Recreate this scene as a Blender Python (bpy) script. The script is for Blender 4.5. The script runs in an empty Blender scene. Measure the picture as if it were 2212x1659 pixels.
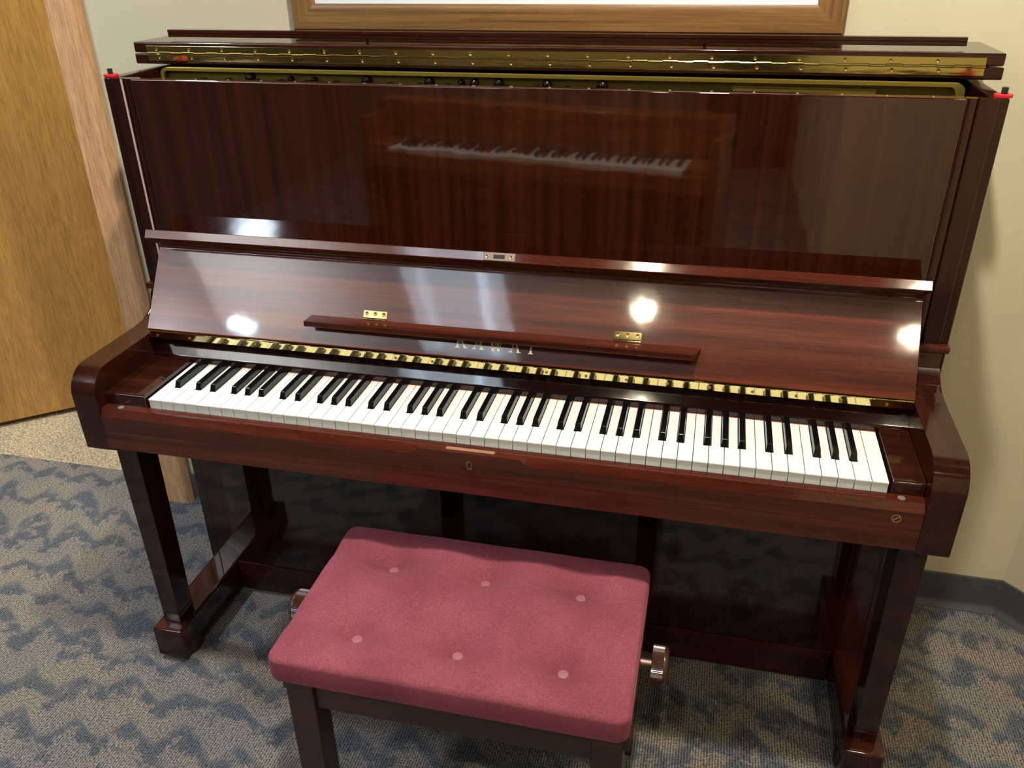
import bpy, bmesh, math, random
from mathutils import Vector, Matrix
random.seed(4)
S = bpy.context.scene
COL = S.collection
Z0 = 0.655            # key-top height above the carpet; all shapes below are measured from the key tops
D = -0.016            # the case is centred a little left of the keyboard
PI = math.pi

# ------------------------------------------------------------------ materials
def lin(h):
    h = h.lstrip('#'); r = []
    for i in (0, 2, 4):
        c = int(h[i:i+2], 16) / 255
        r.append(c / 12.92 if c <= .04045 else ((c + .055) / 1.055) ** 2.4)
    return (*r, 1)

def new_mat(name):
    m = bpy.data.materials.new(name); m.use_nodes = True
    nt = m.node_tree; b = nt.nodes['Principled BSDF']
    return m, nt, b

def N(nt, t, **kw):
    n = nt.nodes.new(t)
    for k, v in kw.items():
        if k in n.inputs: n.inputs[k].default_value = v
        else: setattr(n, k, v)
    return n

def ramp(nt, fac, stops, interp='LINEAR'):
    r = nt.nodes.new('ShaderNodeValToRGB'); r.color_ramp.interpolation = interp
    e = r.color_ramp.elements
    while len(e) < len(stops): e.new(.5)
    for x, (p, c) in zip(e, stops): x.position = p; x.color = c
    nt.links.new(fac, r.inputs['Fac']); return r

def coords(nt, scale, rot=(0, 0, 0)):
    tc = nt.nodes.new('ShaderNodeTexCoord')
    mp = N(nt, 'ShaderNodeMapping'); mp.inputs['Scale'].default_value = scale; mp.inputs['Rotation'].default_value = rot
    nt.links.new(tc.outputs['Object'], mp.inputs['Vector']); return mp.outputs['Vector']

def mixc(nt, fac, a, b, mode='MIX'):
    m = nt.nodes.new('ShaderNodeMix'); m.data_type = 'RGBA'; m.blend_type = mode
    for s, v in ((m.inputs[0], fac), (m.inputs[6], a), (m.inputs[7], b)):
        if hasattr(v, 'links') or isinstance(v, bpy.types.NodeSocket): nt.links.new(v, s)
        else: s.default_value = v
    return m.outputs[2]

def math_n(nt, op, a, b=None):
    n = nt.nodes.new('ShaderNodeMath'); n.operation = op
    for i, v in enumerate((a, b)):
        if v is None: continue
        if isinstance(v, bpy.types.NodeSocket): nt.links.new(v, n.inputs[i])
        else: n.inputs[i].default_value = v
    return n.outputs[0]

def plain(name, c, rough=.5, metal=0, spec=.5, coat=0):
    m, nt, b = new_mat(name)
    b.inputs['Base Color'].default_value = lin(c); b.inputs['Roughness'].default_value = rough
    b.inputs['Metallic'].default_value = metal; b.inputs['Specular IOR Level'].default_value = spec
    b.inputs['Coat Weight'].default_value = coat; b.inputs['Coat Roughness'].default_value = .04
    return m

def wood(name, dark, mid, light, grain='X', freq=38, rough=.07, ribbon=0, sheen_scratch=0, ripple=.0006, spec=.5):
    """figured wood under lacquer; grain runs along the named axis"""
    m, nt, b = new_mat(name); L = nt.links
    sc = {'X': (1.3, freq, freq), 'Y': (freq, 1.3, freq), 'Z': (freq, freq, 1.3)}[grain]
    v = coords(nt, sc)
    n1 = N(nt, 'ShaderNodeTexNoise', Scale=1.0, Detail=6.0, Roughness=.62, Distortion=.5); L.new(v, n1.inputs['Vector'])
    sc2 = tuple(s * (9 if s > 5 else 14) for s in sc)
    v2 = coords(nt, sc2)
    n2 = N(nt, 'ShaderNodeTexNoise', Scale=1.0, Detail=3.0, Roughness=.6); L.new(v2, n2.inputs['Vector'])
    r = ramp(nt, n1.outputs['Fac'], [(.30, lin(dark)), (.5, lin(mid)), (.72, lin(light))])
    f2 = ramp(nt, n2.outputs['Fac'], [(.32, (.55, .55, .55, 1)), (.6, (1, 1, 1, 1))])
    c = mixc(nt, .75, r.outputs[0], f2.outputs[0], 'MULTIPLY')
    if ribbon:
        sc3 = {'X': (.4, ribbon, ribbon), 'Y': (ribbon, .4, ribbon), 'Z': (ribbon, ribbon, .25)}[grain]
        n3 = N(nt, 'ShaderNodeTexNoise', Scale=1.0, Detail=2.0); L.new(coords(nt, sc3), n3.inputs['Vector'])
        f3 = ramp(nt, n3.outputs['Fac'], [(.36, (.55, .55, .55, 1)), (.64, (1.15, 1.1, 1.1, 1))])
        c = mixc(nt, .8, c, f3.outputs[0], 'MULTIPLY')
    L.new(c, b.inputs['Base Color'])
    b.inputs['Roughness'].default_value = rough; b.inputs['Specular IOR Level'].default_value = spec
    if sheen_scratch:
        # polishing scratches along X smear highlights up and down the board
        b.inputs['Roughness'].default_value = sheen_scratch
        b.inputs['Anisotropic'].default_value = .93
        t = N(nt, 'ShaderNodeTangent', direction_type='RADIAL', axis='X'); L.new(t.outputs[0], b.inputs['Tangent'])
        b.inputs['Anisotropic Rotation'].default_value = .25
        b.inputs['Coat Weight'].default_value = .8; b.inputs['Coat Roughness'].default_value = .06; b.inputs['Specular IOR Level'].default_value = .16
    if ripple:
        n4 = N(nt, 'ShaderNodeTexNoise', Scale=26.0, Detail=1.0); L.new(coords(nt, (1, 1, 1)), n4.inputs['Vector'])
        bp = N(nt, 'ShaderNodeBump', Strength=.35, Distance=ripple); L.new(n4.outputs['Fac'], bp.inputs['Height'])
        L.new(bp.outputs[0], b.inputs['Normal'])
        if 'Coat Normal' in b.inputs: L.new(bp.outputs[0], b.inputs['Coat Normal'])
    return m

M = {}
M['mahogany_x'] = wood('lacquered mahogany, grain along', '#220d09', '#30140e', '#40190f', 'X', 30, .07)
M['mahogany_z'] = wood('lacquered mahogany, upright grain', '#200c09', '#2c120d', '#3a1811', 'Z', 30, .07)
M['mahogany_y'] = wood('lacquered mahogany, grain front to back', '#200c09', '#2e130d', '#3c1811', 'Y', 30, .07)
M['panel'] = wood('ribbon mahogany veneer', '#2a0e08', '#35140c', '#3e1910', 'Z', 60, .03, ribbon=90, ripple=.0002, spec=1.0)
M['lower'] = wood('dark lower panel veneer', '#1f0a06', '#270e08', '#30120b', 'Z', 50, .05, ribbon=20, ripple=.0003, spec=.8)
M['fall'] = wood('sapele fallboard veneer', '#3f190d', '#572614', '#70361d', 'X', 46, .06, ribbon=26, sheen_scratch=.30, ripple=.0003)
M['rail'] = wood('red mahogany rail', '#34150e', '#481e14', '#5c2b1c', 'X', 40, .09, ripple=.0004)
M['bench_wood'] = wood('satin brown bench wood', '#2a1610', '#38201a', '#462a20', 'X', 22, .32, ripple=0)
M['door'] = wood('golden birch door veneer', '#a47a3e', '#ae8344', '#b58b4c', 'Z', 22, .38, ripple=0)
M['casing'] = wood('oak door casing', '#cb9a6c', '#d5a678', '#dcb084', 'Z', 26, .22, ripple=0)
M['frame_x'] = wood('oak frame, grain along', '#553a1e', '#7c5930', '#967241', 'X', 80, .4, ripple=0)
M['frame_z'] = wood('oak frame, upright grain', '#553a1e', '#7c5930', '#967241', 'Z', 80, .4, ripple=0)
M['oak'] = wood('brown oak veneer', '#6a3c16', '#8e5624', '#a86c34', 'X', 30, .25, ripple=0)

def brass(name, c='#c9a64e', rough=.16, wav=.0012, scale=(14, 60, 60)):
    m, nt, b = new_mat(name); L = nt.links
    b.inputs['Base Color'].default_value = lin(c); b.inputs['Metallic'].default_value = 1; b.inputs['Roughness'].default_value = rough
    n = N(nt, 'ShaderNodeTexNoise', Scale=1.0, Detail=2.0); L.new(coords(nt, scale), n.inputs['Vector'])
    bp = N(nt, 'ShaderNodeBump', Strength=.6, Distance=wav); L.new(n.outputs['Fac'], bp.inputs['Height']); L.new(bp.outputs[0], b.inputs['Normal'])
    return m
M['brass_wavy'] = brass('polished brass, slightly dented', '#d2bd78', .12, .0007)
M['brass'] = brass('polished brass', '#d6c68c', .06, .00005)
M['brass_dull'] = brass('aged brass', '#b89a5c', .3, .0003)
M['steel'] = brass('nickel plated steel', '#8a786e', .5, .0002)
M['gold_paint'] = plain('gold bronze plate paint', '#8d7b35', .35, .75)
M['gilt'] = plain('gilt lettering', '#e6d6a0', .48, 1)
M['dark_hole'] = plain('dark opening', '#0a0605', .6)
M['black'] = plain('black lacquered', '#070605', .3)
M['pin'] = plain('blued steel pins', '#2a2622', .25, .9)
M['rubber'] = plain('black rubber', '#161412', .55)
M['red_pad'] = plain('red rubber pad', '#c01822', .5)
M['edge_pale'] = plain('pale pinkish edging', '#b9a49a', .7)
M['felt'] = plain('rust coloured key felt', '#8a4a22', .9)
M['tan_label'] = plain('tan label', '#8e6a50', .4)
M['grey_pad'] = plain('grey translucent bumper', '#6a625a', .3)
M['ivory'] = plain('white key plastic', '#dedfda', .22, 0, .5, .3)
M['ebony'] = plain('black key plastic', '#0b0b0b', .16)
M['white_board'] = plain('white panel', '#dfe6ec', .35)
M['knob'] = plain('brown bakelite', '#3a2019', .26)
M['base_rubber'] = plain('charcoal vinyl cove base', '#44464a', .42)

def wall_mat(name, c):
    m, nt, b = new_mat(name); L = nt.links
    n = N(nt, 'ShaderNodeTexNoise', Scale=3.0, Detail=3.0); L.new(coords(nt, (1, 1, 1)), n.inputs['Vector'])
    a = lin(c); k = tuple(x * .94 for x in a[:3]) + (1,)
    r = ramp(nt, n.outputs['Fac'], [(.35, k), (.65, a)]); L.new(r.outputs[0], b.inputs['Base Color'])
    n2 = N(nt, 'ShaderNodeTexNoise', Scale=220.0, Detail=2.0); L.new(coords(nt, (1, 1, 1)), n2.inputs['Vector'])
    bp = N(nt, 'ShaderNodeBump', Strength=.12, Distance=.001); L.new(n2.outputs['Fac'], bp.inputs['Height']); L.new(bp.outputs[0], b.inputs['Normal'])
    b.inputs['Roughness'].default_value = .6
    return m
M['wall'] = wall_mat('cream painted wall', '#c6bd9f')
M['wall_pale'] = wall_mat('grey painted wall', '#5e5c5a')
M['wall_dark'] = wall_mat('brown panelled wall', '#7a705f')
M['backdrop_black'] = plain('near black backdrop', '#17110d', .5)  # near-black colour of the added panel on the far wall
M['ceiling'] = wall_mat('matt ceiling', '#55534e')

def carpet(name, base, alt, pattern=True):
    m, nt, b = new_mat(name); L = nt.links
    tc = nt.nodes.new('ShaderNodeTexCoord'); P = tc.outputs['Object']
    sep = nt.nodes.new('ShaderNodeSeparateXYZ'); L.new(P, sep.inputs[0])
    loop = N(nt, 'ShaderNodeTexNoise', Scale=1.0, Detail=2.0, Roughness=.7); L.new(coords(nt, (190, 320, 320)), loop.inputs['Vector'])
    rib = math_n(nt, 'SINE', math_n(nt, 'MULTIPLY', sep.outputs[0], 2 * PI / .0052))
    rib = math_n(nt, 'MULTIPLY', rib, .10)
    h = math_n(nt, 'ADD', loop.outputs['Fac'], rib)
    if pattern:
        # flame stitch: zigzag bands of slate blue and taupe with ragged edges
        zig = math_n(nt, 'PINGPONG', math_n(nt, 'ADD', sep.outputs[0], math_n(nt, 'MULTIPLY', sep.outputs[1], .55)), .06)
        big = N(nt, 'ShaderNodeTexNoise', Scale=3.2, Detail=2.0, Roughness=.5); L.new(P, big.inputs['Vector'])
        rag = N(nt, 'ShaderNodeTexNoise', Scale=34.0, Detail=4.0, Roughness=.7); L.new(P, rag.inputs['Vector'])
        y = math_n(nt, 'ADD', math_n(nt, 'MULTIPLY', sep.outputs[1], 1.0), math_n(nt, 'MULTIPLY', zig, .8))
        y = math_n(nt, 'ADD', y, math_n(nt, 'MULTIPLY', big.outputs['Fac'], .30))
        y = math_n(nt, 'ADD', y, math_n(nt, 'MULTIPLY', rag.outputs['Fac'], .10))
        s = math_n(nt, 'SINE', math_n(nt, 'MULTIPLY', y, 2 * PI / .11))
        s = math_n(nt, 'ADD', s, math_n(nt, 'MULTIPLY', math_n(nt, 'SUBTRACT', loop.outputs['Fac'], .5), 3.2))
        amp = math_n(nt, 'ADD', s, math_n(nt, 'MULTIPLY', math_n(nt, 'SUBTRACT', rag.outputs['Fac'], .5), 6.5))
        r1 = ramp(nt, math_n(nt, 'MULTIPLY_ADD', amp, .5), [(.0, lin(base)), (.62, lin(base)), (.9, lin(alt)), (1, lin(alt))])
        nt.nodes[-1]
        c = r1.outputs[0]
        r1.inputs['Fac'].links[0].from_node.inputs[2].default_value = .5
        tone = N(nt, 'ShaderNodeTexNoise', Scale=5.0, Detail=2.0); L.new(P, tone.inputs['Vector'])
        t = ramp(nt, tone.outputs['Fac'], [(.38, (.86, .88, .92, 1)), (.62, (1.06, 1.0, .95, 1))])
        c = mixc(nt, 1.0, c, t.outputs[0], 'MULTIPLY')
    else:
        c = lin(base)
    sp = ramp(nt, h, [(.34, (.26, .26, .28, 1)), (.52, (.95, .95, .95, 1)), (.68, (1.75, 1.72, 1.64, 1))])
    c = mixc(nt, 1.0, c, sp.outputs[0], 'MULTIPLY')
    L.new(c, b.inputs['Base Color'])
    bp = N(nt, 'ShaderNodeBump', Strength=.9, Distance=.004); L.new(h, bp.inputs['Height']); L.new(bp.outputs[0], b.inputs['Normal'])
    b.inputs['Roughness'].default_value = .95; b.inputs['Specular IOR Level'].default_value = .1
    return m
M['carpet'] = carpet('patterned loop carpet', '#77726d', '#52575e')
M['carpet_beige'] = carpet('beige loop carpet', '#a1947c', '#a1947c', False)

def velvet():
    m, nt, b = new_mat('rose red velvet'); L = nt.links
    n = N(nt, 'ShaderNodeTexNoise', Scale=9.0, Detail=3.0); L.new(coords(nt, (1, 1, 1)), n.inputs['Vector'])
    f = N(nt, 'ShaderNodeTexNoise', Scale=420.0, Detail=2.0); L.new(coords(nt, (1, 1, 1)), f.inputs['Vector'])
    r = ramp(nt, n.outputs['Fac'], [(.3, lin('#743a46')), (.7, lin('#864754'))])
    g = ramp(nt, f.outputs['Fac'], [(.3, (.75, .75, .75, 1)), (.7, (1.15, 1.15, 1.15, 1))])
    L.new(mixc(nt, 1.0, r.outputs[0], g.outputs[0], 'MULTIPLY'), b.inputs['Base Color'])
    b.inputs['Roughness'].default_value = .9; b.inputs['Specular IOR Level'].default_value = .1
    b.inputs['Sheen Weight'].default_value = .2; b.inputs['Sheen Roughness'].default_value = .4
    b.inputs['Sheen Tint'].default_value = lin('#e8a0a0')
    bp = N(nt, 'ShaderNodeBump', Strength=.3, Distance=.0012); L.new(f.outputs['Fac'], bp.inputs['Height']); L.new(bp.outputs[0], b.inputs['Normal'])
    return m
M['velvet'] = velvet()
M['button'] = plain('rose satin button', '#8c5560', .5)

def glow(name, c, e):
    m, nt, b = new_mat(name)
    b.inputs['Base Color'].default_value = (.8, .8, .8, 1)
    b.inputs['Emission Color'].default_value = c; b.inputs['Emission Strength'].default_value = e
    return m

# ------------------------------------------------------------------ mesh helpers
class MB:
    def __init__(s): s.bm = bmesh.new()
    def _join(s, b2, bevel=0, seg=2, edges=None):
        if bevel:
            es = edges(b2) if edges else b2.edges[:]
            bmesh.ops.bevel(b2, geom=es, offset=bevel, segments=seg, profile=.5, affect='EDGES', clamp_overlap=True)
        bmesh.ops.recalc_face_normals(b2, faces=b2.faces)
        me = bpy.data.meshes.new('t'); b2.to_mesh(me); b2.free(); s.bm.from_mesh(me); bpy.data.meshes.remove(me); return s
    def box(s, x0, x1, y0, y1, z0, z1, bevel=0, seg=2):
        b = bmesh.new(); bmesh.ops.create_cube(b, size=1)
        for v in b.verts: v.co = Vector(((x0+x1)/2 + v.co.x*(x1-x0), (y0+y1)/2 + v.co.y*(y1-y0), (z0+z1)/2 + v.co.z*(z1-z0)))
        return s._join(b, bevel, seg)
    def prism(s, pts, a0, a1, axis='X', bevel=0, seg=2):
        """outline in the other two axes, run along one axis"""
        b = bmesh.new()
        def P(u, w, a): return {'X': (a, u, w), 'Y': (u, a, w), 'Z': (u, w, a)}[axis]
        A = [b.verts.new(P(u, w, a0)) for u, w in pts]; B = [b.verts.new(P(u, w, a1)) for u, w in pts]
        b.faces.new(A); b.faces.new(B[::-1]); n = len(pts)
        for i in range(n): b.faces.new((A[i], B[i], B[(i+1) % n], A[(i+1) % n]))
        return s._join(b, bevel, seg)
    def hexa(s, c8, bevel=0, seg=2):
        b = bmesh.new(); v = [b.verts.new(c) for c in c8]
        for f in ((0,1,2,3), (4,5,6,7), (0,1,5,4), (1,2,6,5), (2,3,7,6), (3,0,4,7)): b.faces.new([v[i] for i in f])
        return s._join(b, bevel, seg)
    def cyl(s, p, q, r, r2=None, n=20, bevel=0):
        p, q = Vector(p), Vector(q); d = q - p
        b = bmesh.new(); bmesh.ops.create_cone(b, cap_ends=True, segments=n, radius1=r, radius2=r if r2 is None else r2, depth=d.length)
        M4 = Matrix.Translation((p+q)/2) @ d.to_track_quat('Z', 'Y').to_matrix().to_4x4()
        bmesh.ops.transform(b, matrix=M4, verts=b.verts)
        return s._join(b, bevel, 2)
    def lathe(s, prof, o, d=(0, 0, 1), n=24):
        """profile (radius, height) turned about direction d at o"""
        b = bmesh.new(); M4 = Matrix.Translation(o) @ Vector(d).to_track_quat('Z', 'Y').to_matrix().to_4x4()
        R = []
        for r, h in prof:
            R.append([b.verts.new(M4 @ Vector((r*math.cos(2*PI*k/n), r*math.sin(2*PI*k/n), h))) for k in range(n)] if r > 1e-6 else [b.verts.new(M4 @ Vector((0, 0, h)))])
        for A, B in zip(R, R[1:]):
            for k in range(n):
                j = (k+1) % n
                if len(A) == 1 and len(B) == 1: continue
                if len(A) == 1: b.faces.new((A[0], B[k], B[j]))
                elif len(B) == 1: b.faces.new((A[k], A[j], B[0]))
                else: b.faces.new((A[k], A[j], B[j], B[k]))
        return s._join(b)
    def frame_map(s, f):
        for v in s.bm.verts: v.co = Vector(f(*v.co))
        return s
    def build(s, name, mat, parent=None, smooth=True, angle=35):
        me = bpy.data.meshes.new(name)
        vs = [v.co for v in s.bm.verts]
        for v in vs: v.z += Z0
        o = bpy.data.objects.new(name, me); COL.objects.link(o)
        if parent is None:
            lo = [min(v[i] for v in vs) for i in range(3)]; hi = [max(v[i] for v in vs) for i in range(3)]
            org = Vector(((lo[0]+hi[0])/2, (lo[1]+hi[1])/2, lo[2])); o.location = org
        else:
            org = WORLD[parent]; o.parent = parent
        for v in vs: v -= org
        WORLD[o] = org
        s.bm.normal_update(); s.bm.to_mesh(me); s.bm.free()
        me.materials.append(M[mat] if isinstance(mat, str) else mat)
        if smooth:
            me.polygons.foreach_set('use_smooth', [True]*len(me.polygons)); me.set_sharp_from_angle(angle=math.radians(angle))
        if len(me.polygons) < 3000:
            wn = o.modifiers.new('flat faces', 'WEIGHTED_NORMAL'); wn.weight = 100; wn.keep_sharp = True
        return o
WORLD = {}
def thing(name, label, cat, loc, group=None):
    o = bpy.data.objects.new(name, None); COL.objects.link(o); o.empty_display_size = .05
    o.location = (loc[0], loc[1], loc[2] + Z0); WORLD[o] = Vector(o.location)
    o['label'] = label; o['category'] = cat
    if group: o['group'] = group
    return o
def tag(o, label, cat, group=None):
    o['label'] = label; o['category'] = cat
    if group: o['group'] = group
    return o
def struct(o): o['kind'] = 'structure'; return o
FLOOR = -Z0

# ------------------------------------------------------------------ the room
CEIL = 1.93
WY = .54                                   # face of the wall behind the piano
SEAM = .628
OX0, OX1 = -1.99, -1.05                    # doorway in that wall
CX = 1.031                                 # where the wall turns 45 degrees
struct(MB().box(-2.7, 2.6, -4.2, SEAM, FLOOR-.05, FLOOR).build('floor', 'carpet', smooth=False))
struct(MB().box(-4.2, .2, SEAM, 3.2, FLOOR-.05, FLOOR-.001).build('floor_hall', 'carpet_beige', smooth=False))
struct(MB().box(OX1, CX+.05, WY, WY+.12, FLOOR, CEIL).build('wall_back', 'wall', smooth=False))
struct(MB().box(-2.75, OX0, WY, WY+.12, FLOOR, CEIL).build('wall_beside_door', 'wall', smooth=False))
struct(MB().box(OX0, OX1, WY, WY+.12, 1.42, CEIL).build('wall_over_door', 'wall', smooth=False))
# angled wall on the right, then the right wall
L45 = .98
def diag(u, w, z): return (CX + u*.7071 + w*.7071, WY - u*.7071 + w*.7071, z)
struct(MB().box(0, L45, 0, .1, FLOOR, CEIL).frame_map(diag).build('wall_right_angle', 'wall', smooth=False))
RX = CX + L45*.7071
struct(MB().box(RX, RX+.1, -4.2, WY-L45*.7071, FLOOR, CEIL).build('wall_right', 'wall', smooth=False))
struct(MB().box(-2.35, -2.25, -4.2, WY+.12, FLOOR, CEIL).build('wall_left', 'wall_pale', smooth=False))
struct(MB().box(-2.35, .90, -4.3, -4.2, FLOOR, CEIL).build('wall_front', 'wall_dark', smooth=False))
struct(MB().box(.81, RX+.1, -2.25, -2.15, FLOOR, CEIL).box(.81, .91, -4.2, -2.25, FLOOR, CEIL).build('wall_front_right', 'wall', smooth=False))
struct(MB().box(-2.8, RX+.1, -4.3, WY+.12, CEIL, CEIL+.1).build('ceiling', 'ceiling', smooth=False))
struct(MB().box(-4.2, .2, 3.2, 3.3, FLOOR, CEIL).box(.2, .3, WY+.12, 3.2, FLOOR, CEIL).box(-4.3, -4.2, WY+.12, 3.2, FLOOR, CEIL).build('wall_hall', 'wall', smooth=False))
struct(MB().box(-4.3, .3, WY+.12, 3.3, CEIL, CEIL+.1).build('ceiling_hall', 'ceiling', smooth=False))

struct(MB().box(.22, .90, -4.2, -4.16, FLOOR, 1.45, .002).build('dark_backdrop', 'backdrop_black', smooth=False))  # added dark panel, out of view, darkening what the piano front mirrors
# vinyl cove base
cove = [(0, 0), (-.016, 0), (-.0155, .004), (-.009, .013), (-.006, .022), (-.005, .087), (-.003, .09), (0, .09)]
base_prof = [(WY + u, FLOOR + w) for u, w in cove]
struct(MB().prism(base_prof, OX1+.07, CX-.0005, 'X').build('baseboard_back', 'base_rubber'))
struct(MB().prism([(u, FLOOR+w) for u, w in cove], -.0065, L45, 'X').frame_map(diag).build('baseboard_right', 'base_rubber'))

# doorway: jambs, casing and the half open door
struct(MB().box(OX1-.012, OX1, WY-.001, WY+.121, FLOOR, 1.43).box(OX0, OX0+.012, WY-.001, WY+.121, FLOOR, 1.43).box(OX0, OX1, WY, WY+.12, 1.405, 1.42).build('trim_1', 'casing', smooth=False))
cas = [(-1.060, .540), (-1.060, .522), (-1.058, .5195), (-1.0065, .5195), (-.996, .5245), (-.985, .5325), (-.985, .540)]
struct(MB().prism(cas, FLOOR, 1.40, 'Z').build('trim_2', 'casing'))
cas2 = [(-3.04 - x, y) for x, y in cas]
struct(MB().prism(cas2, FLOOR, 1.40, 'Z').box(OX0-.055, OX1+.065, .5195, .54, 1.40, 1.456).build('trim_3', 'casing'))
hx, hy = -1.965, .637; dx, dy = .765, .644
def door_map(u, w, z): return (hx + u*dx - w*dy, hy + u*dy + w*dx, z)
dr = struct(MB().box(0, .90, 0, .042, FLOOR+.016, 1.395, .002).frame_map(door_map).build('door_1', 'door', smooth=False))
MB().lathe([(0, 0), (.03, 0), (.03, .006), (.012, .01), (.012, .04), (.026, .046), (.029, .058), (.022, .07), (0, .073)], door_map(.84, 0, .32), (dy, -dx, 0)).build('door_knob', 'brass_dull', dr)

# ------------------------------------------------------------------ framed white board on the wall
t = thing('wall_board', 'white board in a wide oak frame hanging on the wall above the piano', 'board', (.002, WY-.02, .5535))
def fr(name, mat, pts, face_in):
    b = bmesh.new()
m_ = MB()
x0, x1, zb, zt = -.506, .510, .5535, 1.35; w = .047
def fbar(P, Q, inn, name, mat):
    """one mitred frame member from corner P to Q; inn is the inward direction"""
    P, Q, inn = Vector(P), Vector(Q), Vector(inn); d = (Q-P).normalized()
    prof = [(0, .5395), (0, .523), (.003, .5195), (.034, .5195), (w, .526), (w, .5395)]
    b = bmesh.new(); A = []; B = []
    for k, y in prof:
        A.append(b.verts.new((P.x + (inn.x + d.x)*k, y, P.z + (inn.z + d.z)*k)))
        B.append(b.verts.new((Q.x + (inn.x - d.x)*k, y, Q.z + (inn.z - d.z)*k)))
    n = len(prof); b.faces.new(A); b.faces.new(B[::-1])
    for i in range(n): b.faces.new((A[i], B[i], B[(i+1) % n], A[(i+1) % n]))
    mb = MB(); mb._join(b); return mb.build(name, mat, t)
fbar((x0, 0, zb), (x1, 0, zb), (0, 0, 1), 'frame_rail', 'frame_x')
fbar((x0, 0, zt), (x1, 0, zt), (0, 0, -1), 'frame_rail', 'frame_x')
fbar((x0, 0, zb), (x0, 0, zt), (1, 0, 0), 'frame_stile', 'frame_z')
fbar((x1, 0, zb), (x1, 0, zt), (-1, 0, 0), 'frame_stile', 'frame_z')
MB().box(x0+.03, x1-.03, .529, .538, zb+.03, zt-.03).build('board_panel', 'white_board', t)

# ------------------------------------------------------------------ the upright piano
P = thing('upright_piano', 'glossy dark mahogany upright piano with its keyboard open and top lid folded back', 'piano', (D, .27, FLOOR))
def cx(v): return D + v
def sides():
    for sg in (-1, 1):
        def X(v, s=sg): return cx(s*v)
        a, b = sorted((X(.7086), X(.7306)))
        sd = MB().box(a, b, .2475, .528, FLOOR+.010, .499, .003)
        sd.build('case_side', 'mahogany_z', P)
        # pilaster strip in front of the side, with its rounded inner edge
        pr = [(X(.717), .249), (X(.717), .2462), (X(.7155), .2450), (X(.6915), .2450), (X(.690), .2460), (X(.6895), .249), (X(.689), .26), (X(.717), .26)]
        MB().prism(pr, .117, .4985, 'Z').build('case_stile', 'mahogany_z', P)
        ir = [(X(.689), .262), (X(.689), .2478)] + [(X(.675 + .0135*math.cos(k*PI/12)), .2478 - .0035*math.sin(k*PI/12)) for k in range(1, 6)] + [(X(.6745), .2455), (X(.6745), .262)]
        MB().prism(ir, .117, .4985, 'Z').build('stile_bead', 'mahogany_z', P)
        a, b = sorted((X(.672), X(.7325)))
        MB().box(a, b, .2355, .262, .1050, .1178, .003).build('stile_plinth', 'rail', P)
        # red pad and peg on the top front corner
        pad = MB().cyl((X(.724), .262, .4988), (X(.724), .262, .5035), .0125, n=24, bevel=.001).build('lid_pad', 'red_pad', P)
        MB().cyl((X(.7245), .262, .5035), (X(.7245), .262, .5125), .0045, n=14, bevel=.001).build('lid_peg', 'rubber', pad)
        # key arm: rounded nose at the front, hollow curve up to the case at the back
        pts = [(-.0305, -.098), (-.0305, .008)]
        for k in range(1, 13):
            an = PI - k*PI/2/12; pts.append((.0165 + .047*math.cos(an), .008 + .047*math.sin(an)))
        pts += [(.060, .0551), (.120, .0555), (.160, .0560), (.190, .0580), (.208, .0620), (.222, .0705), (.231, .083), (.2350, .098), (.2352, .106), (.262, .106), (.262, -.098)]
        a, b = sorted((X(.675), X(.7225)))
        MB().prism(pts, a, b, 'X', bevel=.0022).build('key_arm', 'mahogany_y', P)
        a, b = sorted((X(.668), X(.716)))
        MB().box(a, b, -.018, .26, -.1065, -.097, .002).build('arm_shoe', 'mahogany_y', P)
        # leg standing on the toe block
        def leg(z0, z1, g0, g1):
            c = []
            for z, g in ((z0, g0), (z1, g1)):
                tt = (z + .567)/.467
                xi, xo = .6735 - .006*tt, .7118
                y0 = .0292 - .006*tt; y1 = .078 + .002*tt
                c += [(X(xi-g), y0-g, z), (X(xo+g), y0-g, z), (X(xo+g), y1+g, z), (X(xi-g), y1+g, z)]
            return c
        lg = MB().hexa(leg(-.5445, -.098, 0, 0), .002).hexa(leg(-.567, -.544, .0006, .0006), .002).build('front_leg', 'mahogany_z', P)
        a, b = sorted((X(.6585), X(.7265)))
        toe = MB().box(a, b, .0015, .262, -.644, -.567, .006, 3).build('toe_block', 'mahogany_y', P)
        for yy in (.045,):
            xc = X(.664)
            MB().lathe([(0, -.009), (.014, -.009), (.019, -.006), (.0205, 0), (.019, .006), (.014, .009), (0, .009)], (xc, yy, FLOOR+.0205), (1, 0, 0)).build('caster', 'rubber', toe)
        a, b = sorted((X(.655), X(.709)))
        MB().box(a, b, .2468, .27, FLOOR+.010, -.098, .0015).build('lower_stile', 'mahogany_z', P)
sides()
MB().box(cx(-.6952), cx(-.6915), .2440, .2470, .118, .4975, .0006).build('edge_strip', 'edge_pale', P)  # pale strip along the left stile only
# upper panel, lower panel, bottom rail, back
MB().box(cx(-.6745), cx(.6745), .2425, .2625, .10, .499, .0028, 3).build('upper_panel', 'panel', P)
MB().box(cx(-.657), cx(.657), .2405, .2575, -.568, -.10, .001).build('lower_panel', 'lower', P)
MB().box(cx(-.657), cx(.657), .2375, .262, -.645, -.569, .002).build('bottom_rail', 'mahogany_x', P)
MB().box(cx(-.71), cx(.71), .500, .527, FLOOR+.010, .495).build('case_back', 'mahogany_z', P)
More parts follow.
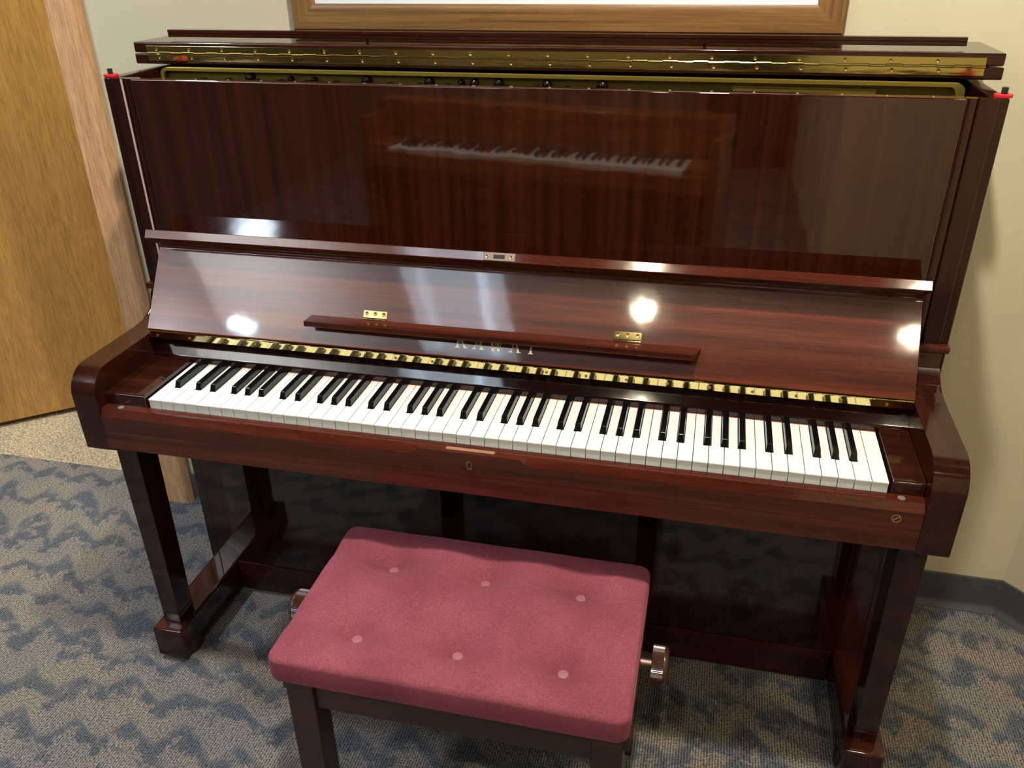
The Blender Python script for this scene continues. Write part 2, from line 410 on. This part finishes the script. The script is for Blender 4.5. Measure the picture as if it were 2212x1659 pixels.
# cast plate, bolts and pins seen through the gap under the lid
def ring(x0, x1, z0, z1, r, k=7):
    o = []
    for (a, b, st) in ((x1-r, z1-r, 0), (x0+r, z1-r, 1), (x0+r, z0+r, 2), (x1-r, z0+r, 3)):
        for i in range(k+1):
            an = (st + i/k)*PI/2; o.append((a + r*math.cos(an), b + r*math.sin(an)))
    return o
def plate():
    b = bmesh.new(); o = ring(cx(-.672), cx(.690), .20, .5058, .012); i = ring(cx(-.665), cx(.677), .207, .5010, .010)
    L = [[b.verts.new((x, y, z)) for x, z in rr] for rr, y in ((o, .345), (o, .3305), (i, .330), (i, .3395))]
    n = len(o)
    for A, B in zip(L, L[1:]):
        for k in range(n): b.faces.new((A[k], A[(k+1) % n], B[(k+1) % n], B[k]))
    b.faces.new(L[-1])
    m = MB(); m._join(b); pl = m.build('iron_plate', 'gold_paint', P)
    for x, r in ((-.509, .009), (-.286, .0085), (-.172, .0085), (-.115, .006), (-.092, .0075), (-.049, .0085), (.034, .008), (.127, .0085), (-.43, .005), (-.385, .005)):
        MB().lathe([(0, 0), (r, 0), (r, .004), (r*.8, .010), (r*.4, .0125), (0, .013)], (x, .339, .4905), (0, -1, 0), 14).build('plate_bolt', 'pin', pl)
    pins = MB()
    for k in range(70):
        x = -.60 + k*.0171 + random.uniform(-.003, .003)
        if -.62 < x < .16: pins.cyl((x, .340, .4865 - (k % 3)*.006), (x, .322, .4880 - (k % 3)*.006), .0032, n=8)
    pins.build('tuning_pins', 'pin', pl)['kind'] = 'stuff'
    MB().box(.335, .55, .334, .340, .470, .4955, .002).build('plate_boss', 'gold_paint', pl)
plate()
# top lid folded back on itself: two slabs hinged along the front
lid = MB().box(cx(-.748), cx(.748), .3722, .533, .5062, .5243, .0024, 3).build('rear_lid', 'mahogany_x', P)
flap = MB().box(cx(-.7465), cx(.7465), .3722, .5325, .5262, .5445, .0024, 3).build('front_lid', 'mahogany_x', P)
rp = [(.4160, .5494), (.4150, .5504), (.4150, .5551), (.4163, .5557), (.4163, .5562), (.4150, .5568), (.4150, .5612), (.4160, .5622), (.4310, .5622), (.4320, .5612), (.4320, .5494)]
mo = MB().prism(rp, cx(-.698), cx(.698), 'X').build('lid_moulding', 'mahogany_x', flap)
for q in (-.3, .3): MB().cyl((cx(q), .4260, .5443), (cx(q), .4260, .5496), .003, n=14).build('moulding_pad', 'mahogany_x', flap)
def piano_hinge(name, x0, x1, y, zmid, half, rk, parent, pitch, nd, mat, hole=None, up=(0, 0, 1), tilt=0):
    m = MB().box(x0, x1, y-.0012, y+.0006, zmid+.0008, zmid+half, .0004, 1).box(x0, x1, y-.0012, y+.0006, zmid-half, zmid-.0008, .0004, 1)
    k = 0; x = x0; st = .0245
    while x < x1 - .002:
        e = min(x + st - .0008, x1)
        m.cyl((x, y-.0012, zmid + (.0007 if k % 2 else -.0002)), (e, y-.0012, zmid + (.0007 if k % 2 else -.0002)), rk, n=10); x += st; k += 1
    h = m.build(name, mat, parent)
    x = x0 + .021
    while x < x1 - .008:
        for q, dxx in ((zmid + half*.55, 0), (zmid - half*.5, .004)):
            MB().lathe([(0, .0004), (.0012, .0004), (.0018, .0009), (.0028, .0012), (.0031, .0004)], (x+dxx, y-.0012, q), (0, -1, 0), 12).build('screw', nd, h)
        x += pitch
    return h
piano_hinge('lid_hinge', -.7355, .7045, .3722, .5252, .0133, .0021, lid, .0675, 'brass_dull', 'brass_wavy')

# --- keys
W_ = .0235; X0 = -.611
OFFS = {'Cs': -.0026, 'Ds': .0026, 'Fs': -.0028, 'Gs': .0002, 'As': .0030}
names = 'ABCDEFG'
blacks = {}                                   # boundary index -> x of the black key
for i in range(51):
    n = names[i % 7]
    if n in 'ACDFG':
        o = {'A': 'As', 'C': 'Cs', 'D': 'Ds', 'F': 'Fs', 'G': 'Gs'}[n]; blacks[i+1] = X0 + W_*(i+1) + OFFS[o]
KB = .1460
for i in range(52):
    a, b = X0 + W_*i + .00062, X0 + W_*(i+1) - .00062
    ta = blacks[i] + .0064 if i in blacks else a
    tb = blacks[i+1] - .0064 if i+1 in blacks else b
    dz = random.uniform(-.00025, .00025)
    m = MB().box(a, b, .0012, .049, -.021, -.0022)
    top = [(a, 0), (b, 0), (b, .0485), (tb, .0485), (tb, KB), (ta, KB), (ta, .0485), (a, .0485)]
    pts = []
    for q in top:
        if not pts or (abs(pts[-1][0]-q[0]) + abs(pts[-1][1]-q[1])) > 1e-6: pts.append(q)
    bm = bmesh.new(); lo = [bm.verts.new((x, y, -.0024)) for x, y in pts]; hi = [bm.verts.new((x, y, 0)) for x, y in pts]
    bm.faces.new(hi); bm.faces.new(lo[::-1]); n = len(pts)
    for k in range(n): bm.faces.new((lo[k], lo[(k+1) % n], hi[(k+1) % n], hi[k]))
    bmesh.ops.recalc_face_normals(bm, faces=bm.faces)
    es = [e for e in bm.edges if e.verts[0].co.z > -.001 and e.verts[1].co.z > -.001 and max(e.verts[0].co.y, e.verts[1].co.y) < .03]
    bmesh.ops.bevel(bm, geom=es, offset=.0006, segments=2, affect='EDGES')
    m._join(bm)
    m.box(ta, tb, .049, KB, -.019, -.0024)
    m.frame_map(lambda x, y, z, q=dz: (x, y, z + q*(1 - y/.15)))
    m.build('white_key', 'ivory', P, angle=40)
for i, x in blacks.items():
    h = .0118
    c = [(x-.0056, .0502, -.001), (x+.0056, .0502, -.001), (x+.0056, KB, -.001), (x-.0056, KB, -.001),
         (x-.0043, .0548, h), (x+.0043, .0548, h), (x+.0043, KB, h), (x-.0043, KB, h)]
    m = MB().hexa(c, .0011, 3).box(x-.0059, x+.0059, .0496, KB, -.012, -.0004)
    m.build('black_key', 'ebony', P)
MB().box(X0-.004, -X0+.004, .012, .155, -.0385, -.0225).build('key_frame', 'dark_hole', P)
MB().box(X0, -X0, KB-.0004, KB+.002, -.004, .0012).build('key_felt', 'felt', P)
# blocks at both ends of the keys
for a, b in ((cx(-.675)+.0006, X0-.0028), (-X0+.0028, cx(.675)-.0006)):
    prof = [(-.0065, -.030), (-.0065, .0045), (-.0055, .0072), (-.0030, .0088), (.000, .0092), (.150, .0092), (.150, -.030)]
    MB().prism(prof, a, b, 'X', bevel=.0008).build('key_block', 'mahogany_x', P)
# name board behind the keys, tilted back above a rounded lower edge
nb = [(.1478, .0013), (.1466, .0025), (.1464, .0088), (.1467, .0104), (.1475, .0121), (.1488, .0137), (.1770, .0490), (.1800, .0490), (.1800, .0013)]
MB().prism(nb, cx(-.6745), cx(.6745), 'X').build('name_board', 'mahogany_x', P)
MB().box(cx(-.674), cx(.674), .1395, .165, .0502, .0545, .0006).build('hinge_bed', 'mahogany_x', P)

# --- keyslip
sx0, sx1 = cx(-.6745), cx(.6745)
kb0, kb1 = -.104, .066                        # plain middle between the two bevels
def slip_profile(bev):
    t1 = .0072*bev; d1 = .0125*bev
    return [(-.0045, -.030), (-.0045, -.0150), (-.0060, -.0135), (-.0310 + t1 + .0005, -.0135), (-.0310, -.0140 - d1), (-.0310, -.0555), (-.0302, -.0560), (-.0302, -.0570), (-.0310, -.0576), (-.0310, -.0925), (-.010, -.0925), (-.010, -.030)]
def sweep(stations):
    b = bmesh.new(); R = []
    for x, bev in stations: R.append([b.verts.new((x, y, z)) for y, z in slip_profile(bev)])
    n = len(R[0]); b.faces.new(R[0]); b.faces.new(R[-1][::-1])
    for A, B in zip(R, R[1:]):
        for k in range(n): b.faces.new((A[k], A[(k+1) % n], B[(k+1) % n], B[k]))
    m = MB(); m._join(b); return m
st = [(sx0, 1), (kb0-.03, 1)]
for k in range(1, 9): st.append((kb0 - .03 + .03*k/8, math.sqrt(max(0, 1-(k/8)**2)) if k < 8 else .05))
for k in range(0, 9): st.append((kb1 + .03*k/8, math.sqrt(max(0, 1-(1-k/8)**2)) if k > 0 else .05))
st.append((sx1, 1))
slip = sweep(st).build('key_slip', 'rail', P, angle=28)
MB().prism(ring(-.0575, .0235, -.0262, -.0185, .0030, 4), -.0136, -.0129, 'Z').build('maker_label', 'tan_label', slip)
# keyhole plate
kx, kz = -.0168, -.0357
def keyhole(s, top):
    o = []
    for k in range(13):
        an = math.radians(-50 + k*280/12); o.append((kx + .0052*s*math.cos(an), kz + .0026 + .0052*s*math.sin(an)))
    o += [(kx - .0044*s, kz - .0050 - .0022*s), (kx - .0030*s, kz - .0064 - .0022*s), (kx + .0030*s, kz - .0064 - .0022*s), (kx + .0044*s, kz - .0050 - .0022*s)]
    return o
es = MB().prism(keyhole(1.0, 0), -.0324, -.0309, 'Y').build('keyhole_plate', 'brass_dull', slip)
MB().prism([(kx + (x-kx)*.5, kz + .0006 + (z-kz)*.62) for x, z in keyhole(1.0, 0)], -.0326, -.0320, 'Y').build('keyhole', 'dark_hole', es)
# gilt roundel near the right end
lx, lz, lr = .6228, -.0392, .0062
em = MB()
def arc_strip(m, c, r, a0, a1, wd, y0=-.0313, y1=-.0308, n=18):
    o = [(c[0] + (r+wd/2)*math.cos(a0 + (a1-a0)*k/n), c[1] + (r+wd/2)*math.sin(a0 + (a1-a0)*k/n)) for k in range(n+1)]
    i = [(c[0] + (r-wd/2)*math.cos(a0 + (a1-a0)*k/n), c[1] + (r-wd/2)*math.sin(a0 + (a1-a0)*k/n)) for k in range(n+1)]
    for k in range(n): m.prism([o[k], o[k+1], i[k+1], i[k]], y0, y1, 'Y')
def bar(m, p, q, wd, y0=-.0313, y1=-.0308):
    p, q = Vector(p), Vector(q); d = (q-p).normalized()*wd/2; nn = Vector((-d.y, d.x)); p -= d*.5; q += d*.5
    m.prism([tuple(p+nn), tuple(q+nn), tuple(q-nn), tuple(p-nn)], y0, y1, 'Y')
arc_strip(em, (lx, lz), lr, math.radians(48), math.radians(215), .0008); arc_strip(em, (lx, lz), lr, math.radians(235), math.radians(395), .0008)
pt = [(lx - .0040, lz - .0042), (lx - .0022, lz - .0004), (lx - .0004, lz - .0016), (lx + .0002, lz + .0018), (lx + .0022, lz + .0008), (lx + .0042, lz + .0042)]
for p, q in zip(pt, pt[1:]): bar(em, p, q, .0008)
em.build('emblem', 'gilt', slip)
for x in (-.6560, .6270): MB().cyl((x, -.0165, -.0137), (x, -.0165, -.0118), .0055, n=18, bevel=.0008).build('slip_bumper', 'grey_pad', slip)
MB().box(cx(-.672), cx(.672), -.009, .252, -.1035, -.036, .001).build('key_bed', 'mahogany_x', P)

# --- fallboard leaning open, its front rail folded forward
T = Vector((0, .54822572, .83633042)); NN = Vector((0, -.83633042, .54822572)); F0 = Vector((0, .1354, .0678))
def fpt(off, v): q = F0 + T*v + NN*off; return (q.y, q.z)
fx0, fx1 = cx(-.671), cx(.671)
prof = [fpt(-.017, .002), fpt(-.015, 0), fpt(-.003, 0), fpt(-.0008, .0008), fpt(0, .003), fpt(0, .1560), fpt(.0012, .1596), fpt(.0042, .1618), fpt(.008, .1625), fpt(.010, .1700), fpt(.0, .1785), fpt(-.017, .1785)]
fall = MB().prism(prof, fx0, fx1, 'X').build('fallboard', 'fall', P, angle=50)
lp = [fpt(.0075, .1628), fpt(.0462, .1628), fpt(.0470, .1640), fpt(.0475, .1780), fpt(.0466, .1790), fpt(-.016, .1790), fpt(-.016, .1786), fpt(.0075, .1786)]
lip = MB().prism(lp, fx0-.0005, fx1+.0005, 'X').build('fallboard_rail', 'rail', fall)
def fmap(o=0):  # board coordinates (u along x, v up the board, w out of it)
    return lambda u, v, w: tuple(F0 + Vector((u, 0, 0)) + T*v + NN*(w+o))
# lock strike plate on the front of the rail
sp = MB().box(-.0440, .0108, .1640, .1782, .0467, .0482, .0006, 1).frame_map(fmap()).build('strike_plate', 'steel', lip)
MB().box(-.0268, -.0072, .1675, .1745, .0480, .0484).frame_map(fmap()).build('strike_slot', 'dark_hole', sp)
for u in (-.0375, .0040): MB().lathe([(0, 0), (.0015, 0), (.0028, .0005), (.0030, 0)], (u, .1710, .0482), (0, 0, 1), 14).frame_map(fmap()).build('screw', 'brass_dull', sp)
# long brass hinge under the fallboard
fh = MB().prism([(.1333, .0648), (.1342, .0525), (.1356, .0525), (.1356, .0648)], fx0+.0065, fx1-.001, 'X').build('fallboard_hinge', 'brass', P)
x = fx0 + .02
while x < fx1: MB().lathe([(0, .0003), (.0011, .0003), (.0017, .0007), (.0024, .0010), (.0027, .0001)], (x, .1338, .0580), (0, -1, 0), 12).build('screw', 'brass_dull', fh); x += .0675
m = MB(); x = fx0 + .007; k = 0
while x < fx1 - .004: m.cyl((x, .1342, .0660), (min(x+.0236, fx1-.001), .1342, .0660), .0014, n=8); x += .0245
m.build('hinge_knuckles', 'brass', fh)
# maker's name in gilt capitals, its upper half behind the music ledge
def letter_shapes():
    H = .0235; Wd = .0036; th = .0017; se = .0014
    def serif(m, c, v, half): m.append([(c-half, v), (c+half, v), (c+half, v+se), (c-half, v+se)])
    def stem(p, q, wd): 
        return [(p[0]-wd/2, p[1]), (p[0]+wd/2, p[1]), (q[0]+wd/2, q[1]), (q[0]-wd/2, q[1])]
    K = []; K.append(stem((.0040, 0), (.0040, H), Wd)); serif(K, .0040, 0, .0040); serif(K, .0040, H-se, .0040)
    K.append(stem((.0055, .0085), (.0175, H), th)); K.append(stem((.0185, 0), (.0095, .0135), Wd)); serif(K, .0185, 0, .0036); serif(K, .0172, H-se, .0034)
    A = []; A.append(stem((.0030, 0), (.0098, H), th)); A.append(stem((.0170, 0), (.0102, H), Wd)); A.append([(.0045, .0072), (.0150, .0072), (.0146, .0088), (.0050, .0088)]); serif(A, .0030, 0, .0032); serif(A, .0172, 0, .0038)
    Wl = []; Wl.append(stem((.0080, 0), (.0025, H), Wd)); Wl.append(stem((.0082, 0), (.0135, H), th)); Wl.append(stem((.0180, 0), (.0128, H), Wd)); Wl.append(stem((.0182, 0), (.0238, H), th))
    for c in (.0025, .0130, .0238): serif(Wl, c, H-se, .0034)
    I = []; I.append(stem((.0040, 0), (.0040, H), Wd)); serif(I, .0040, 0, .0040); serif(I, .0040, H-se, .0040)
    return [(K, -.0880), (A, -.0572), (Wl, -.0285), (A, .0072), (I, .0412)]
m = MB()
for shp, u0 in letter_shapes():
    for k, poly in enumerate(shp): m.prism([(u0+u, .0185+v) for u, v in poly], -.0003, .00025 + .00003*k, 'Z')
m.frame_map(fmap()).build('lettering', 'gilt', fall, smooth=False)
# music ledge on two small brass hinges
def ledge():
    # plan outline at the back edge and front edge, with slanted ends
    c = []
    b0 = (.1655, .1130); f0 = (.1306, .1148); f1 = (.1302, .1050); b1 = (.1600, .1020)
    xl0, xl1, xr0, xr1 = -.3616, -.3616, .3272, .3168
    b = [(xl0, *b0), (xl1, *f0), (xl1, *f1), (xl0+.004, *b1)]; e = [(xr0, *b0), (xr1, *f0), (xr1, *f1), (xr0-.004, *b1)]
    return MB().hexa(b + e, .0012, 2)
lg = ledge().build('music_ledge', 'rail', fall)
for u0, u1 in ((-.2625, -.2183), (.1828, .2285)):
    hg = MB().box(u0, u1, .0565, .0703, -.0002, .0013, .0004, 1)
    n = 4; st_ = (u1-u0)/n
    for k in range(n): hg.cyl((u0 + st_*k + .0004, .0545, .0024), (u0 + st_*(k+1) - .0004, .0545, .0024), .0027, n=12)
    hg.frame_map(fmap()); hg.build('ledge_hinge', 'brass', lg)
    for q in (.14, .5, .86): MB().lathe([(0, 0), (.0013, 0), (.0022, .0005), (.0032, .0007), (.0036, 0)], (u0 + (u1-u0)*q, .0645, .0013), (0, 0, 1), 14).frame_map(fmap()).build('screw', 'brass_dull', lg)

# ------------------------------------------------------------------ bench
B = thing('piano_bench', 'brown wooden piano bench with a buttoned rose red velvet cushion in front of the piano', 'bench', (.0055, -.1365, FLOOR))
bx0, bx1, by0, by1 = -.2685, .2795, -.3045, .0315
BT = [(-.157, -.048), (.0075, -.048), (.1715, -.048), (-.157, -.2145), (.0075, -.2145), (.1715, -.2145)]
def cushion():
    nx, ny = 210, 140; zt, zb = -.2405, -.287; b = bmesh.new()
    hx_, hy_ = (bx1-bx0)/2, (by1-by0)/2; xm, ym = (bx0+bx1)/2, (by0+by1)/2; rc = .020; re = .0065
    def top(x, y):
        z = 0
        u, v = (x-xm)/hx_, (y-ym)/hy_
        z += .0110*(1-abs(u)**7.0)*(1-abs(v)**9.0)
        for qx, qy in BT:
            d = math.hypot(x-qx, (y-qy)); z -= .0150*math.exp(-(d/.016)**1.4) + .0170*math.exp(-(d/.046)**2)
        for yy in (-.048, -.2145):      # soft valleys between the buttons
            s = abs(math.sin((x - .0075)/.1645*PI))
            z -= .0080*math.exp(-((y-yy)/.020)**2)*(.35 + .65*(1-s))
        z -= .0011*math.exp(-((y + .082 + .010*math.cos((x-.0075)/.1645*2*PI))/.004)**2)
        return zt + z
    G = []
    for j in range(ny+1):
        row = []
        for i in range(nx+1):
            u, v = [math.copysign(1 - (1-abs(q))**1.6, q) for q in (-1 + 2*i/nx, -1 + 2*j/ny)]
            x, y = xm + u*hx_, ym + v*hy_
            # rounded plan corners
            ax, ay = abs(u)*hx_ - (hx_-rc), abs(v)*hy_ - (hy_-rc)
            if ax > 0 and ay > 0:
                m_ = max(ax, ay); l = math.hypot(ax, ay); k = m_/l if l else 1
                x = xm + math.copysign(hx_-rc + ax*k, u); y = ym + math.copysign(hy_-rc + ay*k, v)
            # distance in from the edge, for the rolled edge
            e = min(hx_ - abs(u)*hx_, hy_ - abs(v)*hy_)
            z = top(x, y)
            if e < re: z -= re - math.sqrt(max(0, re*re - (re-e)**2))
            row.append(b.verts.new((x, y, z)))
        G.append(row)
    for j in range(ny):
        for i in range(nx): b.faces.new((G[j][i], G[j][i+1], G[j+1][i+1], G[j+1][i]))
    edge = [G[0][i] for i in range(nx+1)] + [G[j][nx] for j in range(1, ny+1)] + [G[ny][i] for i in range(nx-1, -1, -1)] + [G[j][0] for j in range(ny-1, 0, -1)]
    prev = edge
    for k, (dz, ins) in enumerate(((-.010, -.0008), (-.022, -.0008), (-.034, .0002), (-.0385, .004))):
        cur = []
        for v0 in edge:
            d = Vector((v0.co.x-xm, v0.co.y-ym, 0)); ex = max(0, abs(d.x)-(hx_-rc)); ey = max(0, abs(d.y)-(hy_-rc)); nrm = Vector((math.copysign(ex, d.x), math.copysign(ey, d.y), 0))
            if nrm.length > 0: nrm.normalize()
            c = v0.co - nrm*ins; cur.append(b.verts.new((c.x, c.y, v0.co.z + dz)))
        n = len(edge)
        for q in range(n): b.faces.new((prev[q], cur[q], cur[(q+1) % n], prev[(q+1) % n]))
        prev = cur
    b.faces.new(prev)
    m = MB(); m._join(b); return m, top
m, top = cushion()
cu = m.build('cushion', 'velvet', B, angle=60)
for q in BT:
    z = top(*q)
    MB().lathe([(0, .0022), (.005, .0020), (.0080, .0012), (.0092, -.001), (.0080, -.006), (0, -.006)], (q[0], q[1], z+.0055), (0, 0, 1), 24).build('button', 'button', cu)
lx_ = ((-.246, -.2005), (.2275, .2725)); ly_ = ((-.2955, -.2505), (-.0235, .0215))
for a in lx_:
    for c in ly_: MB().box(*a, *c, FLOOR, -.2855, .003).build('leg', 'bench_wood', B)
MB().box(-.2005, .2275, -.2885, -.2685, -.3445, -.2855, .0015).build('apron', 'bench_wood', B)
MB().box(-.2005, .2275, -.0055, .0145, -.3445, -.2855, .0015).build('apron', 'bench_wood', B)
for a, b in ((-.2440, -.2260), (.2540, .2705)):
    MB().box(a, b, -.2505, -.0235, -.3445, -.2855, .0015).build('apron', 'bench_wood', B)
for sg, xa in ((1, .2720), (-1, -.2445)):
    a, b = sorted((xa, xa + sg*.0085))
    MB().box(a, b, -.2900, .0200, -.312, -.2860, .001).build('side_rail', 'bench_wood', B)
    xk = .2975 if sg > 0 else -.2800
    kn = MB()
    prof = [(0, -.001), (.026, -.001), (.0300, .001), (.0300, .0175)]
    kn.lathe([(0, 0), (.027, 0), (.0285, .0008)], (xk, -.136, -.294), (sg, 0, 0), 48)
    b2 = bmesh.new(); R0, R1 = [], []; nn = 144
    M4 = Matrix.Translation((xk, -.136, -.294)) @ Vector((sg, 0, 0)).to_track_quat('Z', 'Y').to_matrix().to_4x4()
    for k in range(nn):
        r = .0305 if k % 2 else .0294; an = 2*PI*k/nn
        R0.append(b2.verts.new(M4 @ Vector((r*math.cos(an), r*math.sin(an), .0006)))); R1.append(b2.verts.new(M4 @ Vector((r*math.cos(an), r*math.sin(an), .0185))))
    for k in range(nn): b2.faces.new((R0[k], R0[(k+1) % nn], R1[(k+1) % nn], R1[k]))
    kn._join(b2)
    kn.lathe([(.0296, .0185), (.0300, .0200), (.0285, .0235), (.0240, .0262), (0, .0268)], (xk, -.136, -.294), (sg, 0, 0), 48)
    ko = kn.build('height_knob', 'knob', B, angle=50)
    MB().cyl((xa - sg*.02, -.136, -.294), (xk + sg*.001, -.136, -.294), .0075, n=18).build('knob_shaft', 'steel', ko)

# ------------------------------------------------------------------ second piano behind the camera (seen mirrored in the upper panel)
Q = thing('spinet_piano', 'low brown wooden spinet piano mirrored in the glossy upper panel', 'piano', (-.39, -1.72, FLOOR))
yaw = math.radians(9.2); qc = Vector((-.3925, -1.615))
def qm(u, v, z):      # u along its keys, v from the key fronts towards its back
    ca, sa = math.cos(yaw), math.sin(yaw)
    return (qc.x - u*ca + v*sa*1, qc.y - u*sa - v*ca, z)
QZ = -.05
def qb(name, mat, *boxes, bevel=.004, par=None):
    m = MB()
    for bx in boxes: m.box(*bx, bevel)
    return m.frame_map(qm).build(name, mat, par or Q)
qb('case_top', 'oak', (-.74, .74, .165, .29, QZ+.115, QZ+.158))
qb('fallboard', 'oak', (-.69, .69, .17, .19, QZ+.02, QZ+.115))
qb('case_side', 'oak', (-.74, -.70, .0, .29, FLOOR, QZ+.114)); qb('case_side', 'oak', (.70, .74, .0, .29, FLOOR, QZ+.114))
qb('key_slip', 'oak', (-.70, .70, -.03, -.006, QZ-.075, QZ-.012)); qb('key_block', 'oak', (-.70, -.617, -.005, .16, QZ-.06, QZ+.012)); qb('key_block', 'oak', (.617, .70, -.005, .16, QZ-.06, QZ+.012))
qb('key_bed', 'oak', (-.70, .70, -.01, .28, QZ-.10, QZ-.06)); qb('lower_panel', 'oak', (-.70, .70, .20, .22, FLOOR+.02, QZ-.10))
for i in range(52): qb('white_key', 'ivory', (X0 + W_*i + .0005, X0 + W_*(i+1) - .0005, 0, .16, QZ-.022, QZ), bevel=.0004)
for x in blacks.values(): qb('black_key', 'ebony', (x-.0055, x+.0055, .05, .16, QZ, QZ+.012), bevel=.001)

# ------------------------------------------------------------------ lamps
def lamp_spot(loc, e, col, ang, blend, r, rot=(0, 0, 0)):
    l = bpy.data.lights.new('spot', 'SPOT'); l.energy = e; l.color = col; l.spot_size = math.radians(ang); l.spot_blend = blend; l.shadow_soft_size = r
    o = bpy.data.objects.new('lamp_beam', l); COL.objects.link(o); o.location = (loc[0], loc[1], loc[2] + Z0); o.rotation_euler = rot; return o
def lamp_area(loc, e, col, sx, sy, rot=(0, 0, 0)):
    l = bpy.data.lights.new('area', 'AREA'); l.energy = e; l.color = col; l.shape = 'RECTANGLE'; l.size = sx; l.size_y = sy
    o = bpy.data.objects.new('lamp_glow', l); COL.objects.link(o); o.location = (loc[0], loc[1], loc[2] + Z0); o.rotation_euler = rot; return o
WARM = (1, .84, .60); COOL = (.72, .86, 1)
glass_w = glow('warm lamp glass', (1, .84, .6, 1), 2.6)
def downlight(x, y, label, e, ang=120, blend=.8, r=.035, col=WARM):
    g = thing('downlight', label, 'ceiling light', (x, y, CEIL-.012), 'recessed downlights in the ceiling')
    MB().lathe([(.062, .011), (.085, .011), (.085, .006), (.080, .001), (.066, 0), (.062, .004), (.062, .011)], (x, y, CEIL-.012), (0, 0, 1), 40).build('trim_ring', 'white_board', g)
    MB().lathe([(0, .0085), (.061, .0085), (.061, .0105), (0, .0105)], (x, y, CEIL-.012), (0, 0, 1), 40).build('lamp_glass', glass_w, g)
    lamp_spot((x, y, CEIL-.03), e, col, ang, blend, r)
downlight(.30, -.27, 'recessed warm downlight in the ceiling straight above the piano keyboard', 182, 150, .8, r=.045, col=(1, .93, .82))
downlight(.075, -1.63, 'recessed warm downlight mirrored as a round glow in the middle of the fallboard', 60)
downlight(1.42, -.34, 'recessed warm downlight in the ceiling over the floor to the right of the piano', 48)
downlight(-.55, -3.1, 'added warm fill light, built as a downlight, at the far end of the ceiling, furthest from the piano', 130, 92, .4)  # unseen lamp added to brighten the front wall mirrored in the lid hinge
downlight(1.235, -1.67, 'recessed warm downlight mirrored as a glow at the right end of the fallboard', 40)
# cool fluorescent fitting: two tubes along the room
tr = thing('fluorescent_fitting', 'cool two-tube ceiling fitting mirrored as two upright streaks on the fallboard', 'ceiling light', (-.82, -1.70, CEIL-.05))
MB().box(-1.10, -.54, -2.05, -1.35, CEIL-.022, CEIL-.001, .003).build('tray', 'ceiling', tr)
for x, e in ((-.985, 4.5), (-.685, 12.0)):
    MB().cyl((x, -2.02, CEIL-.038), (x, -1.38, CEIL-.038), .019, n=16).build('tube', glow('cool tube', (.62, .78, 1, 1), e), tr)
lamp_area((-.82, -1.70, CEIL-.062), 8, COOL, .5, .7)
lamp_spot((-1.45, .10, CEIL-.03), 140, (.76, .87, 1), 90, .9, .08)  # added cool spot without a fitting, brightening the left carpet and wall
lamp_area((-2.12, -2.0, CEIL-.03), 6, (.62, .80, 1), .11, .11, (0, 0, PI/4))
lamp_spot((-2.05, -1.75, 1.10), 2600, (.92, .95, 1), 120, 1, .04, (PI, 0, 0))  # added uplight, no fitting: brightens the ceiling mirrored at the fallboard's left end
# hall beyond the door: lights added without fittings to brighten door and carpet
lamp_area((-1.12, 1.0, CEIL-.05), 55, (1, .92, .74), .4, .4)
lamp_area((-2.6, .9, CEIL-.05), 14, (1, .86, .62), .4, .4)

Wd = bpy.data.worlds.new('World'); S.world = Wd; Wd.use_nodes = True
Wd.node_tree.nodes['Background'].inputs[0].default_value = (.5, .52, .55, 1); Wd.node_tree.nodes['Background'].inputs[1].default_value = .02

# ------------------------------------------------------------------ camera
cam = bpy.data.cameras.new('camera'); cam.sensor_fit = 'HORIZONTAL'; cam.sensor_width = 36; cam.lens = 1818.8845*36/2212; cam.clip_start = .02
co = bpy.data.objects.new('camera', cam); COL.objects.link(co)
r = Vector((.9734214, .22864353, -.01314981)); u = Vector((-.09607617, .45980458, .88280752)); f = Vector((-.20789457, .85808035, -.46955081))
co.matrix_world = Matrix(((r.x, u.x, -f.x, .316902488), (r.y, u.y, -f.y, -1.11094599), (r.z, u.z, -f.z, .709901502 + Z0), (0, 0, 0, 1)))
S.camera = co
S.view_settings.view_transform = 'Standard'; S.view_settings.look = 'None'; S.view_settings.exposure = 0; S.view_settings.gamma = 1; S.view_settings.use_curve_mapping = False
